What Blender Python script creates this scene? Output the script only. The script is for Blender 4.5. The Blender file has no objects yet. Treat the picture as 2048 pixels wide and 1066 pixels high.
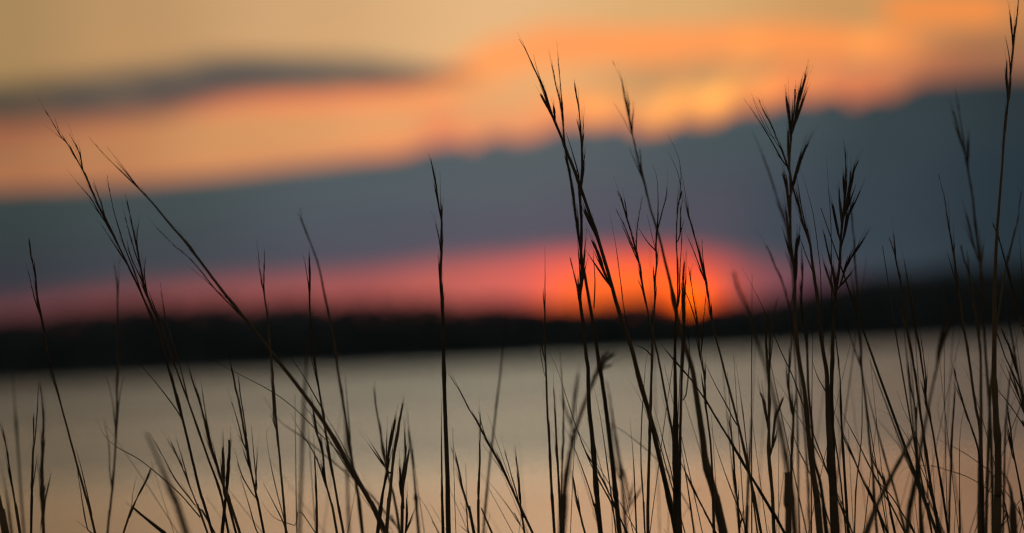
import bpy, bmesh, math, random
from mathutils import Vector, Matrix

# ------------------------------------------------------------------ camera
SC = bpy.context.scene
COL = SC.collection
F = 200.0 / 36.0 * 2048.0            # focal length in photo pixels
RHO = math.radians(2.75)             # the camera was held slightly tilted
V0 = 173.0                           # optical axis above the horizon, in photo pixels
CAM_Z = 0.90
FOCUS = 3.0
cd = bpy.data.cameras.new('camera')
cam = bpy.data.objects.new('camera', cd)
COL.objects.link(cam)
cd.lens = 200.0; cd.sensor_width = 36.0; cd.sensor_fit = 'HORIZONTAL'
cd.clip_start = 0.05; cd.clip_end = 20000.0
cd.dof.use_dof = True; cd.dof.focus_distance = FOCUS; cd.dof.aperture_fstop = 10.4
ROT = Matrix.Rotation(math.radians(90) + V0 / F, 3, 'X') @ Matrix.Rotation(-RHO, 3, 'Z')
cam.matrix_world = Matrix.Translation((0, 0, CAM_Z)) @ ROT.to_4x4()
SC.camera = cam
SC.view_settings.view_transform = 'Standard'
SC.view_settings.look = 'None'
SC.view_settings.exposure = 0.0
SC.view_settings.gamma = 1.0
SC.render.engine = 'CYCLES'
SC.cycles.use_denoising = True
SC.cycles.max_bounces = 6
SC.cycles.sample_clamp_indirect = 4.0
SC.cycles.pixel_filter_type = 'BLACKMAN_HARRIS'
SC.cycles.filter_width = 1.3

def lin(c):
    return tuple(((v / 255.0) / 12.92 if v / 255.0 <= 0.04045 else ((v / 255.0 + 0.055) / 1.055) ** 2.4) for v in c)

# ------------------------------------------------------------------ the sky (world)
W = bpy.data.worlds.new('World'); SC.world = W; W.use_nodes = True
NT = W.node_tree; NT.nodes.clear()

class E:
    """a float socket with arithmetic"""
    def __init__(s, sock): s.s = sock
    def __add__(a, b): return mth('ADD', a, b)
    def __radd__(a, b): return mth('ADD', b, a)
    def __sub__(a, b): return mth('SUBTRACT', a, b)
    def __rsub__(a, b): return mth('SUBTRACT', b, a)
    def __mul__(a, b): return mth('MULTIPLY', a, b)
    def __rmul__(a, b): return mth('MULTIPLY', b, a)
    def __truediv__(a, b): return mth('DIVIDE', a, b)

def put(sock, v):
    if isinstance(v, E): NT.links.new(v.s, sock)
    elif hasattr(v, 'is_output'): NT.links.new(v, sock)
    else: sock.default_value = v

def mth(op, a, b=0.0, clamp=False):
    n = NT.nodes.new('ShaderNodeMath'); n.operation = op; n.use_clamp = clamp
    put(n.inputs[0], a); put(n.inputs[1], b)
    return E(n.outputs[0])

def sstep(x, lo, hi):
    n = NT.nodes.new('ShaderNodeMapRange'); n.interpolation_type = 'SMOOTHSTEP'
    put(n.inputs['Value'], x); put(n.inputs['From Min'], lo); put(n.inputs['From Max'], hi)
    return E(n.outputs['Result'])

def curve(x, pts, xr, yr):
    """piecewise smooth function of x through pts; xr, yr are the ranges it is normalised by"""
    n = NT.nodes.new('ShaderNodeFloatCurve')
    c = n.mapping.curves[0]; n.mapping.extend = 'HORIZONTAL'
    P = [((px - xr[0]) / (xr[1] - xr[0]), (py - yr[0]) / (yr[1] - yr[0])) for px, py in pts]
    c.points[0].location = P[0]; c.points[1].location = P[-1]
    for p in P[1:-1]: c.points.new(*p)
    n.mapping.update()
    t = mth('MULTIPLY', x - xr[0], 1.0 / (xr[1] - xr[0]), clamp=True)
    put(n.inputs['Value'], t)
    return E(n.outputs[0]) * (yr[1] - yr[0]) + yr[0]

def ramp(x, stops, xr, interp='EASE'):
    n = NT.nodes.new('ShaderNodeValToRGB'); r = n.color_ramp; r.interpolation = interp
    S = [((px - xr[0]) / (xr[1] - xr[0]), lin(c) + (1,)) for px, c in stops]
    r.elements[0].position, r.elements[0].color = S[0]
    r.elements[1].position, r.elements[1].color = S[-1]
    for p, c in S[1:-1]:
        e = r.elements.new(p); e.color = c
    put(n.inputs[0], mth('MULTIPLY', x - xr[0], 1.0 / (xr[1] - xr[0]), clamp=True))
    return n.outputs[0]

def mix(f, a, b, mode='MIX'):
    n = NT.nodes.new('ShaderNodeMix'); n.data_type = 'RGBA'; n.blend_type = mode
    n.clamp_factor = True; n.clamp_result = False
    put(n.inputs['Factor'], f)
    for k, v in ((6, a), (7, b)):
        if isinstance(v, tuple): n.inputs[k].default_value = v + (1,)
        else: put(n.inputs[k], v)
    return n.outputs[2]

def noise(sx, sy, detail=3.0, off=0.0):
    cb = NT.nodes.new('ShaderNodeCombineXYZ'); put(cb.inputs[0], X / sx); put(cb.inputs[1], Y / sy); cb.inputs[2].default_value = off
    n = NT.nodes.new('ShaderNodeTexNoise'); n.inputs['Scale'].default_value = 1.0
    n.inputs['Detail'].default_value = detail
    NT.links.new(cb.outputs[0], n.inputs['Vector'])
    return E(n.outputs[0]) - 0.5

tc = NT.nodes.new('ShaderNodeTexCoord')
sp = NT.nodes.new('ShaderNodeSeparateXYZ'); NT.links.new(tc.outputs['Generated'], sp.inputs[0])
dx, dy, dz = (E(sp.outputs[k]) for k in range(3))
AZ = mth('ARCTAN2', dx, dy)
EL = mth('ARCSINE', dz)
u = AZ * F; v = EL * F - V0
# sky map: X runs along the tilted cloud layers, Y down from the zenith, both in 1/11378 rad
cr, sr = math.cos(RHO), math.sin(RHO)
X = u * cr - v * sr + 1024.0
Y = 533.0 - (u * sr + v * cr)
XR = (0.0, 2048.0)
YR = (-200.0, 1066.0)
n_big = noise(420.0, 110.0, 3.0)
n_mid = noise(120.0, 55.0, 3.0, 7.3)

# clear sky above the cloud bank: gold, warmer towards the bank
gold = ramp(X, [(0, (168, 135, 90)), (250, (188, 147, 101)), (600, (210, 166, 117)), (1000, (230, 183, 130)), (1350, (220, 172, 114)), (1700, (205, 152, 96)), (2048, (186, 132, 84))], XR)  # darker ends: lens vignetting put into the sky colours
amber = ramp(X, [(0, (164, 112, 78)), (200, (186, 128, 86)), (450, (212, 150, 98)), (800, (232, 162, 106)), (1100, (230, 170, 112)), (1350, (202, 152, 104)), (1500, (198, 146, 98)), (1750, (196, 136, 90)), (1900, (168, 114, 80)), (2048, (168, 120, 80))], XR)
y_streak = curve(X, [(0, 208), (100, 202), (200, 193), (330, 180), (420, 160), (500, 152), (600, 150), (700, 148), (900, 152), (1100, 140), (1400, 130), (2048, 60)], XR, YR)
sky = mix(sstep(Y - y_streak, -30.0, 60.0), gold, amber)
# sunlit orange ribbon of cloud under and beyond the dark streak
yc = curve(X, [(0, 262), (200, 240), (400, 207), (600, 197), (800, 182), (900, 160), (1000, 118), (1100, 95), (1300, 90), (1500, 86), (1750, 92), (2048, 92)], XR, YR)
hw = curve(X, [(0, 30), (400, 22), (700, 22), (900, 38), (1000, 46), (1300, 36), (1600, 34), (1800, 30), (2048, 20)], XR, (0, 100))
amt = curve(X, [(0, .75), (300, .7), (430, .95), (900, 1), (1700, 1), (1800, .85), (1880, .25), (2048, 0)], XR, (-0.2, 1.2))
rib = ramp(X, [(0, (160, 96, 70)), (300, (196, 116, 82)), (450, (238, 136, 92)), (700, (252, 148, 96)), (950, (255, 164, 98)), (1300, (255, 158, 90)), (1700, (254, 152, 80)), (2048, (230, 140, 80))], XR)
d_r = mth('ABSOLUTE', Y - yc + n_mid * 22.0)
sky = mix((1.0 - sstep(d_r, hw * 0.75, hw * 1.25)) * amt, sky, rib)
# second ribbon high on the sunny side
m2 = sstep(X, 1735.0, 1800.0) * (1.0 - sstep(X, 1960.0, 2070.0)) * (1.0 - sstep(mth('ABSOLUTE', Y - 22.0 + n_mid * 14.0), 16.0, 40.0))
sky = mix(m2, sky, lin((246, 146, 74)))
# dull smoky veil at the far end
m3 = sstep(X, 1780.0, 1960.0) * sstep(Y, 45.0, 90.0)
sky = mix(m3 * 0.55, sky, lin((150, 104, 76)))
# duller gap between the ribbon and the lit tops
y_gap = curve(X, [(0, 200), (1150, 168), (1300, 150), (1450, 138), (1650, 134), (1800, 128), (2048, 120)], XR, YR)
a_g = sstep(X, 1120.0, 1320.0) * (1.0 - sstep(X, 1720.0, 1860.0))
sky = mix((1.0 - sstep(mth('ABSOLUTE', Y - y_gap + n_mid * 14.0), 12.0, 30.0)) * a_g * 0.9, sky, lin((196, 146, 98)))
# lit tops of the cumulus along the bank
y_bank = curve(X, [(0, 402), (200, 390), (400, 374), (560, 356), (700, 339), (800, 329), (870, 306), (950, 307), (1010, 296), (1080, 288), (1130, 287), (1180, 268), (1230, 260), (1270, 268), (1380, 263), (1450, 248), (1560, 232), (1650, 221), (1730, 217), (1800, 199), (1900, 180), (2048, 172)], XR, YR)
lump_n = noise(75.0, 2000.0, 1.0, 3.1)
scal = sstep(X, 780.0, 1000.0) * (1.0 - sstep(X, 1760.0, 1950.0))
y_bank = y_bank - 19.0 + scal * (noise(58.0, 4000.0, 2.0, 9.7) * 62.0 + noise(150.0, 4000.0, 1.0, 4.2) * 36.0)
d_l = y_bank - Y
lm = curve(X, [(0, 0), (820, .0), (880, .5), (980, .2), (1080, .6), (1190, .9), (1270, .5), (1330, .95), (1433, 1.0), (1490, .75), (1540, .95), (1640, .7), (1700, .75), (1800, .35), (1900, .2), (2048, 0)], XR, (-0.2, 1.2))
lum = ramp(X, [(800, (244, 130, 92)), (1000, (250, 150, 100)), (1200, (255, 168, 96)), (1433, (255, 178, 96)), (1560, (252, 148, 86)), (1700, (228, 130, 86)), (2048, (170, 96, 74))], XR)
sky = mix(sstep(d_l, -30.0, 20.0) * (1.0 - sstep(d_l + lump_n * 60.0, 58.0, 88.0)) * lm, sky, lum)
for bx, by, br, ba in ((1190, 236, 26, .55), (1330, 236, 32, .45), (1433, 204, 30, .6), (1545, 188, 30, .4), (1650, 176, 28, .3), (1740, 92, 34, .18), (1500, 96, 34, .15)):
    q = mth('SQRT', (X - bx) * (X - bx) + (Y - by) * (Y - by) * 1.3)
    sky = mix((1.0 - sstep(q + n_mid * 40.0, br * 0.4, br * 1.5)), sky, mix(1.0, sky, (0.75 * ba, 0.30 * ba, 0.02 * ba), 'ADD'))
blush = ramp(X, [(0, (190, 116, 82)), (600, (222, 132, 94)), (900, (246, 122, 90)), (1500, (244, 122, 82)), (2048, (150, 92, 76))], XR)
sky = mix((1.0 - sstep(d_l, 8.0, 42.0)) * 0.55, sky, blush)
# unseen upper sky: overbright peach, then teal, added to colour the water's reflection
WR = (-4000.0, 6000.0)
Yh = Y + noise(900.0, 240.0, 4.0, 41.0) * 260.0 * sstep(-40.0 - Y, 0.0, 160.0)
peach = ramp(X, [(-4000, (104, 92, 84)), (-1500, (138, 114, 88)), (0, (172, 140, 100)), (500, (228, 186, 138)), (1000, (246, 205, 154)), (1400, (224, 181, 134)), (1750, (190, 146, 106)), (2048, (160, 122, 90)), (3400, (128, 102, 84)), (6000, (96, 90, 86))], WR)
veil = ramp(X, [(-4000, (44, 66, 78)), (-1500, (44, 80, 90)), (0, (46, 90, 97)), (500, (88, 152, 158)), (700, (112, 178, 184)), (1000, (124, 194, 198)), (1400, (90, 152, 162)), (1750, (48, 110, 121)), (2048, (44, 90, 100)), (3400, (42, 78, 90)), (6000, (44, 66, 78))], WR)
sky = mix(1.0 - sstep(Yh, -190.0, -15.0), sky, mix(1.0, peach, (2.7, 2.6, 2.5), 'MULTIPLY'))
sky = mix(1.0 - sstep(Yh, -950.0, -280.0), sky, veil)
# mottling of the lit cloud
mot = sstep(noise(170.0, 26.0, 4.0, 12.0) + n_mid * 0.35, -0.10, 0.22) * sstep(Y, 20.0, 120.0)
sky = mix(mot * 0.40, sky, mix(1.0, sky, (1.22, 1.06, 0.88), 'MULTIPLY'))
mot2 = sstep(noise(230.0, 20.0, 4.0, 21.0), 0.02, 0.30) * sstep(Y, 60.0, 150.0)
sky = mix(mot2 * 0.45, sky, mix(1.0, sky, (0.74, 0.72, 0.74), 'MULTIPLY'))
# dark streak of cloud
hs = curve(X, [(0, 24), (150, 30), (300, 33), (420, 30), (550, 24), (700, 20), (820, 13), (930, 4), (2048, 0)], XR, (-10, 100)) + 9.0
a_s = curve(X, [(0, 1), (780, 1), (880, .85), (940, .5), (1000, 0), (2048, 0)], XR, (-0.2, 1.2))
d_s = mth('ABSOLUTE', Y - y_streak + n_mid * 16.0)
scol = ramp(X, [(0, (60, 62, 60)), (250, (66, 72, 74)), (450, (66, 74, 78)), (700, (70, 80, 82)), (880, (86, 88, 86)), (980, (130, 108, 90))], XR)
sky = mix((1.0 - sstep(d_s, hs * 0.5, hs * 1.75)) * a_s * (0.86 - sstep(noise(150.0, 30.0, 3.0, 33.0), 0.0, 0.3) * 0.35), sky, scol)
# the grey-blue bank
b_top = ramp(X, [(0, (56, 66, 66)), (300, (66, 76, 78)), (700, (80, 90, 94)), (1100, (86, 94, 98)), (1500, (70, 82, 86)), (1800, (52, 64, 68)), (2048, (44, 54, 58))], XR)
b_low = ramp(X, [(0, (54, 56, 64)), (300, (66, 68, 76)), (700, (80, 80, 92)), (1100, (88, 84, 96)), (1400, (82, 79, 90)), (1570, (66, 73, 83)), (1700, (57, 67, 76)), (2048, (40, 52, 60))], XR)
t_b = sstep((Y - y_bank) + n_big * 60.0, 40.0, 210.0)
bank = mix(t_b, b_top, b_low)
bank = mix(sstep(noise(700.0, 60.0, 4.0, 5.5), -0.12, 0.2) * 0.22, bank, mix(1.0, bank, (1.45, 1.42, 1.40), 'MULTIPLY'))
sky = mix(sstep(Y - y_bank + n_mid * 10.0, -8.0, 8.0), sky, bank)
# red strip of open sky under the bank
y_open = curve(X, [(0, 598), (300, 568), (600, 545), (800, 530), (1000, 514), (1200, 502), (1400, 505), (1550, 525), (1700, 545), (2048, 560)], XR, YR)
red = ramp(X, [(0, (112, 64, 66)), (200, (130, 70, 70)), (450, (152, 82, 80)), (700, (170, 88, 84)), (900, (196, 99, 90)), (1010, (214, 102, 92)), (1120, (246, 102, 86)), (1230, (255, 98, 74)), (1330, (255, 90, 58)), (1440, (210, 90, 80)), (1500, (156, 82, 84)), (1570, (126, 76, 84)), (1660, (112, 74, 84)), (1800, (70, 64, 74)), (2048, (42, 50, 56))], XR)
sky = mix(sstep(Y - y_open + n_big * 24.0, -26.0, 34.0), sky, red)
# afterglow round the sun
SUN_X, SUN_Y = 1377.0, 606.0
gx = (X - (SUN_X - 105.0)) / 185.0
gy = (Y - 598.0) / 70.0
g = 1.0 - sstep(gx * gx + gy * gy, 0.15, 1.6)
sky = mix(g * 0.85, sky, (1.25, 0.17, 0.016))
# the sun itself, dim and deep orange at the horizon, 0.53 degrees across
sd = mth('SQRT', (X - SUN_X) * (X - SUN_X) + (Y - SUN_Y) * (Y - SUN_Y))
disc = 1.0 - sstep(sd, 56.0, 60.0)
sky = mix(disc, sky, mix(sstep(sd, 20.0, 46.0), (1.9, 0.25, 0.0), (1.4, 0.12, 0.025)))
# clear dusk sky elsewhere
nish = NT.nodes.new('ShaderNodeTexSky'); nish.sky_type = 'NISHITA'; nish.sun_disc = False
SUN_U = (SUN_X - 1024.0) * cr + (533.0 - SUN_Y) * sr
SUN_V = V0 + (533.0 - SUN_Y) * cr - (SUN_X - 1024.0) * sr
SUN_AZ, SUN_EL = SUN_U / F, SUN_V / F
nish.sun_elevation = SUN_EL; nish.sun_rotation = SUN_AZ
dusk = mix(1.0, nish.outputs[0], (0.06, 0.06, 0.06), 'MULTIPLY')
dusk = mix(0.55, dusk, lin((84, 104, 110)))
far = sstep(EL, 0.10, 0.45)
side = sstep(mth('ABSOLUTE', AZ), 0.30, 1.1)
sky = mix(far, sky, dusk)
back = mix(0.35, lin((164, 158, 164)), dusk)      # the pale eastern sky behind the camera
sky = mix(side, sky, back)
bg = NT.nodes.new('ShaderNodeBackground'); NT.links.new(sky, bg.inputs[0]); bg.inputs[1].default_value = 1.0
wo = NT.nodes.new('ShaderNodeOutputWorld'); NT.links.new(bg.outputs[0], wo.inputs[0])
W.cycles.sampling_method = 'MANUAL'; W.cycles.sample_map_resolution = 1024

# ------------------------------------------------------------------ the setting sun as a lamp
sl = bpy.data.lights.new('sun', 'SUN'); so = bpy.data.objects.new('sun', sl); COL.objects.link(so)
sl.energy = 0.5; sl.angle = math.radians(0.53); sl.color = (1.0, 0.42, 0.14)
LAMP_EL = math.radians(0.08)      # set below the visible disc so the far woods block its glint
sd_ = Vector((math.sin(SUN_AZ) * math.cos(LAMP_EL), math.cos(SUN_AZ) * math.cos(LAMP_EL), math.sin(LAMP_EL)))
so.rotation_euler = sd_.to_track_quat('Z', 'Y').to_euler()
so.location = (0, -5, 30)

# ------------------------------------------------------------------ materials
def mat(name):
    m = bpy.data.materials.new(name); m.use_nodes = True
    t = m.node_tree; t.nodes.clear()
    out = t.nodes.new('ShaderNodeOutputMaterial')
    return m, t, out

def principled(t, base, rough, spec=0.5):
    p = t.nodes.new('ShaderNodeBsdfPrincipled')
    p.inputs['Base Color'].default_value = base + (1,)
    p.inputs['Roughness'].default_value = rough
    p.inputs['Specular IOR Level'].default_value = spec
    return p

def plant_material(name, dark, pale, trans, scale=60.0):
    m, t, out = mat(name)
    p = principled(t, dark, 0.75, 0.15)
    oi = t.nodes.new('ShaderNodeObjectInfo')
    c = t.nodes.new('ShaderNodeTexCoord')
    nz = t.nodes.new('ShaderNodeTexNoise'); nz.inputs['Scale'].default_value = scale; nz.inputs['Detail'].default_value = 4
    t.links.new(c.outputs['Object'], nz.inputs['Vector'])
    ad = t.nodes.new('ShaderNodeMath'); ad.operation = 'ADD'
    t.links.new(oi.outputs['Random'], ad.inputs[0]); t.links.new(nz.outputs[0], ad.inputs[1])
    r = t.nodes.new('ShaderNodeValToRGB')
    r.color_ramp.elements[0].position = 0.45; r.color_ramp.elements[0].color = dark + (1,)
    r.color_ramp.elements[1].position = 1.25 if False else 1.0; r.color_ramp.elements[1].color = pale + (1,)
    hf = t.nodes.new('ShaderNodeMath'); hf.operation = 'MULTIPLY'; hf.inputs[1].default_value = 0.66
    t.links.new(ad.outputs[0], hf.inputs[0]); t.links.new(hf.outputs[0], r.inputs[0])
    t.links.new(r.outputs[0], p.inputs['Base Color'])
    tr = t.nodes.new('ShaderNodeBsdfTranslucent'); t.links.new(r.outputs[0], tr.inputs[0])
    mx = t.nodes.new('ShaderNodeMixShader'); mx.inputs[0].default_value = trans
    t.links.new(p.outputs[0], mx.inputs[1]); t.links.new(tr.outputs[0], mx.inputs[2])
    t.links.new(mx.outputs[0], out.inputs[0])
    return m

M_STEM = plant_material('dry_stem', (0.034, 0.022, 0.009), (0.096, 0.062, 0.022), 0.22)
M_SEED = plant_material('seed_husk', (0.036, 0.024, 0.012), (0.100, 0.066, 0.030), 0.30)
M_LEAF = plant_material('grass_leaf', (0.020, 0.020, 0.007), (0.065, 0.052, 0.016), 0.30)
M_TURF = plant_material('turf', (0.040, 0.045, 0.016), (0.110, 0.090, 0.040), 0.2, 4.0)
M_WOOD = plant_material('far_foliage', (0.044, 0.054, 0.050), (0.064, 0.074, 0.068), 0.0, 0.1)

m, t, out = mat('earth'); M_EARTH = m
p = principled(t, (0.07, 0.055, 0.035), 0.95, 0.1)
nz = t.nodes.new('ShaderNodeTexNoise'); nz.inputs['Scale'].default_value = 3.0; nz.inputs['Detail'].default_value = 8
r = t.nodes.new('ShaderNodeValToRGB'); r.color_ramp.elements[0].color = (0.035, 0.03, 0.016, 1); r.color_ramp.elements[1].color = (0.11, 0.085, 0.05, 1)
t.links.new(nz.outputs[0], r.inputs[0]); t.links.new(r.outputs[0], p.inputs['Base Color']); t.links.new(p.outputs[0], out.inputs[0])

m, t, out = mat('lake_water'); M_WATER = m
p = principled(t, (0.020, 0.022, 0.018), 0.16, 0.5)
p.inputs['IOR'].default_value = 1.333
c = t.nodes.new('ShaderNodeTexCoord')
mp = t.nodes.new('ShaderNodeMapping'); mp.inputs['Scale'].default_value = (0.25, 0.7, 1.0)
t.links.new(c.outputs['Object'], mp.inputs[0])
nz = t.nodes.new('ShaderNodeTexNoise'); nz.inputs['Scale'].default_value = 1.2; nz.inputs['Detail'].default_value = 5
t.links.new(mp.outputs[0], nz.inputs['Vector'])
bp = t.nodes.new('ShaderNodeBump'); bp.inputs['Strength'].default_value = 0.25; bp.inputs['Distance'].default_value = 0.05
sy = t.nodes.new('ShaderNodeSeparateXYZ'); t.links.new(c.outputs['Object'], sy.inputs[0])
wl = t.nodes.new('ShaderNodeMapRange'); wl.inputs['From Min'].default_value = 0.0; wl.inputs['From Max'].default_value = 1600.0
wr = t.nodes.new('ShaderNodeValToRGB'); wr.color_ramp.interpolation = 'LINEAR'   # calm in the lee of either shore, ruffled by wind between
WIND = [(70, 0.12), (92, 0.14), (120, 0.21), (165, 0.29), (400, 0.30), (1600, 0.31)]
wr.color_ramp.elements[0].position = WIND[0][0] / 1600; wr.color_ramp.elements[0].color = (WIND[0][1],) * 3 + (1,)
wr.color_ramp.elements[1].position = WIND[-1][0] / 1600; wr.color_ramp.elements[1].color = (WIND[-1][1],) * 3 + (1,)
for wd, wv in WIND[1:-1]:
    e_ = wr.color_ramp.elements.new(wd / 1600); e_.color = (wv,) * 3 + (1,)
t.links.new(sy.outputs[1], wl.inputs[0]); t.links.new(wl.outputs[0], wr.inputs[0]); lm_ = t.nodes.new('ShaderNodeMapping'); lm_.inputs['Scale'].default_value = (0.006, 0.05, 1.0)
t.links.new(c.outputs['Object'], lm_.inputs[0])
ln_ = t.nodes.new('ShaderNodeTexNoise'); ln_.inputs['Scale'].default_value = 1.0; ln_.inputs['Detail'].default_value = 4
t.links.new(lm_.outputs[0], ln_.inputs['Vector'])
lr_ = t.nodes.new('ShaderNodeMapRange'); lr_.inputs['From Min'].default_value = 0.3; lr_.inputs['From Max'].default_value = 0.7; lr_.inputs['To Min'].default_value = 0.72; lr_.inputs['To Max'].default_value = 1.28
t.links.new(ln_.outputs[0], lr_.inputs[0])
ml_ = t.nodes.new('ShaderNodeMath'); ml_.operation = 'MULTIPLY'
t.links.new(wr.outputs[0], ml_.inputs[0]); t.links.new(lr_.outputs[0], ml_.inputs[1])
t.links.new(ml_.outputs[0], p.inputs['Roughness'])      # lanes of wind
t.links.new(nz.outputs[0], bp.inputs['Height']); t.links.new(bp.outputs[0], p.inputs['Normal'])
t.links.new(p.outputs[0], out.inputs[0])

# ------------------------------------------------------------------ mesh helpers
def link_mesh(name, verts, faces, material, parent=None, smooth=True):
    me = bpy.data.meshes.new(name); me.from_pydata(verts, [], faces); me.update()
    if smooth:
        me.polygons.foreach_set('use_smooth', [True] * len(me.polygons))
    me.materials.append(material)
    o = bpy.data.objects.new(name, me); COL.objects.link(o)
    if parent is not None: o.parent = parent
    return o

def structure(o): o['kind'] = 'structure'; return o

def grid(name, xs, ys, zf, material):
    V_ = [(x, y, zf(x, y)) for y in ys for x in xs]; n = len(xs)
    Fc = [(j * n + i, j * n + i + 1, (j + 1) * n + i + 1, (j + 1) * n + i) for j in range(len(ys) - 1) for i in range(n - 1)]
    return link_mesh(name, V_, Fc, material)

# ------------------------------------------------------------------ near bank, water, far shore
WATER_Z = -1.5
SHORE_Y = 1600.0
def bank_z(x, y):
    s = min(max((y - 5.5) / 9.0, 0.0), 1.0)
    bump = 0.03 * math.sin(x * 1.7 + y) + 0.03 * math.sin(y * 2.3 - x * 0.9)
    return bump - 2.4 * s * s * (3 - 2 * s)
xs = [-900, -300, -100, -40, -20, -12] + [-8 + 0.5 * i for i in range(33)] + [12, 20, 40, 100, 300, 900]
ys = [-600, -200, -60, -20, -8, -4] + [-2 + 0.5 * i for i in range(37)] + [18]
structure(grid('ground', xs, ys, bank_z, M_EARTH))
wy = [9.0, 30, 80, 200, 500, 1000, SHORE_Y + 20]
structure(grid('water', [-5000, -1000, -200, 0, 200, 1000, 5000], wy, lambda x, y: WATER_Z, M_WATER))

def px_h(x):        # height of the wooded skyline over the waterline along the far shore, metres
    k = (x / SHORE_Y * F) + 1024.0
    tab = [(-4000, 135), (-600, 131), (0, 135), (120, 145), (250, 153), (500, 144), (800, 133), (1000, 120), (1150, 106), (1260, 114), (1310, 118), (1365, 86), (1450, 102), (1560, 106), (1660, 126), (1760, 140), (1900, 146), (2048, 150), (2600, 142), (6000, 124)]
    for (a, ha), (b, hb) in zip(tab, tab[1:]):
        if a <= k <= b:
            return (ha + (hb - ha) * (k - a) / (b - a)) * SHORE_Y / F
    return 9.0
def shore_z(x, y):
    s = min(max((y - SHORE_Y) / 40.0, 0.0), 1.0)
    return WATER_Z - 0.6 + s * (0.80 * px_h(x)) + 0.4 * math.sin(x * 0.05)
structure(grid('far_shore', [-5000, -2500, -1200] + [-800 + 20 * i for i in range(81)] + [1200, 2500, 5000], [SHORE_Y - 4, SHORE_Y + 4, SHORE_Y + 12, SHORE_Y + 24, SHORE_Y + 40, SHORE_Y + 70, SHORE_Y + 400, SHORE_Y + 6000], shore_z, M_WOOD))

rnd = random.Random(11)
V_, Fc = [], []
def quad(c, s, rnd):
    a = Vector((rnd.gauss(0, 1), rnd.gauss(0, 1), rnd.gauss(0, 1))).normalized()
    b = a.orthogonal().normalized(); e = a.cross(b)
    n0 = len(V_)
    for q in ((-1, -.6), (.4, -1), (1, .5), (-.3, 1)):
        V_.append(c + b * q[0] * s + e * q[1] * s)
    Fc.append((n0, n0 + 1, n0 + 2, n0 + 3))
x = -760.0
while x < 760.0:
    inner = abs(x) < 240
    for row in range(3 if inner else 2):
        tx = x + rnd.uniform(-2, 2); ty = SHORE_Y + 3 + row * 9 + rnd.uniform(-2, 2)
        z0 = shore_z(tx, ty)
        top = WATER_Z + px_h(tx) * rnd.uniform(0.93, 1.04)
        h = max(top - z0, 3.5); cw = h * rnd.uniform(0.28, 0.42)
        base = Vector((tx, ty, z0))
        # trunk
        n0 = len(V_)
        for zz, rr in ((-0.3, 0.28), (h * 0.85, 0.07)):
            for k in range(5):
                V_.append(base + Vector((rr * math.cos(k * 1.2566), rr * math.sin(k * 1.2566), zz)))
        for k in range(5): Fc.append((n0 + k, n0 + (k + 1) % 5, n0 + 5 + (k + 1) % 5, n0 + 5 + k))
        for q in range(110 if inner else 60):
            tt = rnd.random()
            w = cw * (0.55 + 0.75 * math.sin(math.pi * min(1, tt * 0.9 + 0.08))) * (1.0 if tt < .8 else .7)
            ang = rnd.uniform(0, 6.283); rr = w * math.sqrt(rnd.random())
            quad(base + Vector((rr * math.cos(ang), rr * math.sin(ang), h * (0.10 + 0.90 * tt))), rnd.uniform(0.5, 1.1), rnd)
    x += 4.2 if inner else 8.0
wood = link_mesh('far_woods', V_, Fc, M_WOOD, smooth=False)
wood['kind'] = 'stuff'; wood['label'] = 'dark wooded far shore silhouetted under the red strip of sky'; wood['category'] = 'woods'

# ------------------------------------------------------------------ the grass on the near bank
def at(x, y, Yd):
    """the point Yd metres in front of the camera that shows at photo pixel x, y"""
    d = ROT @ Vector(((x - 1024.0) / F, (533.0 - y) / F, -1.0))
    return Vector((0, 0, CAM_Z)) + d * (Yd / d.y)

def catmull(P, step):
    out = []
    n = len(P)
    for i in range(n - 1):
        p0 = P[max(i - 1, 0)]; p1 = P[i]; p2 = P[i + 1]; p3 = P[min(i + 2, n - 1)]
        L = (p2 - p1).length; k = max(1, int(math.ceil(L / step)))
        for j in range(k):
            t = j / k; t2 = t * t; t3 = t2 * t
            out.append(0.5 * ((2 * p1) + (p2 - p0) * t + (2 * p0 - 5 * p1 + 4 * p2 - p3) * t2 + (3 * p1 - p0 - 3 * p2 + p3) * t3))
    out.append(P[-1].copy())
    return out

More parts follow.
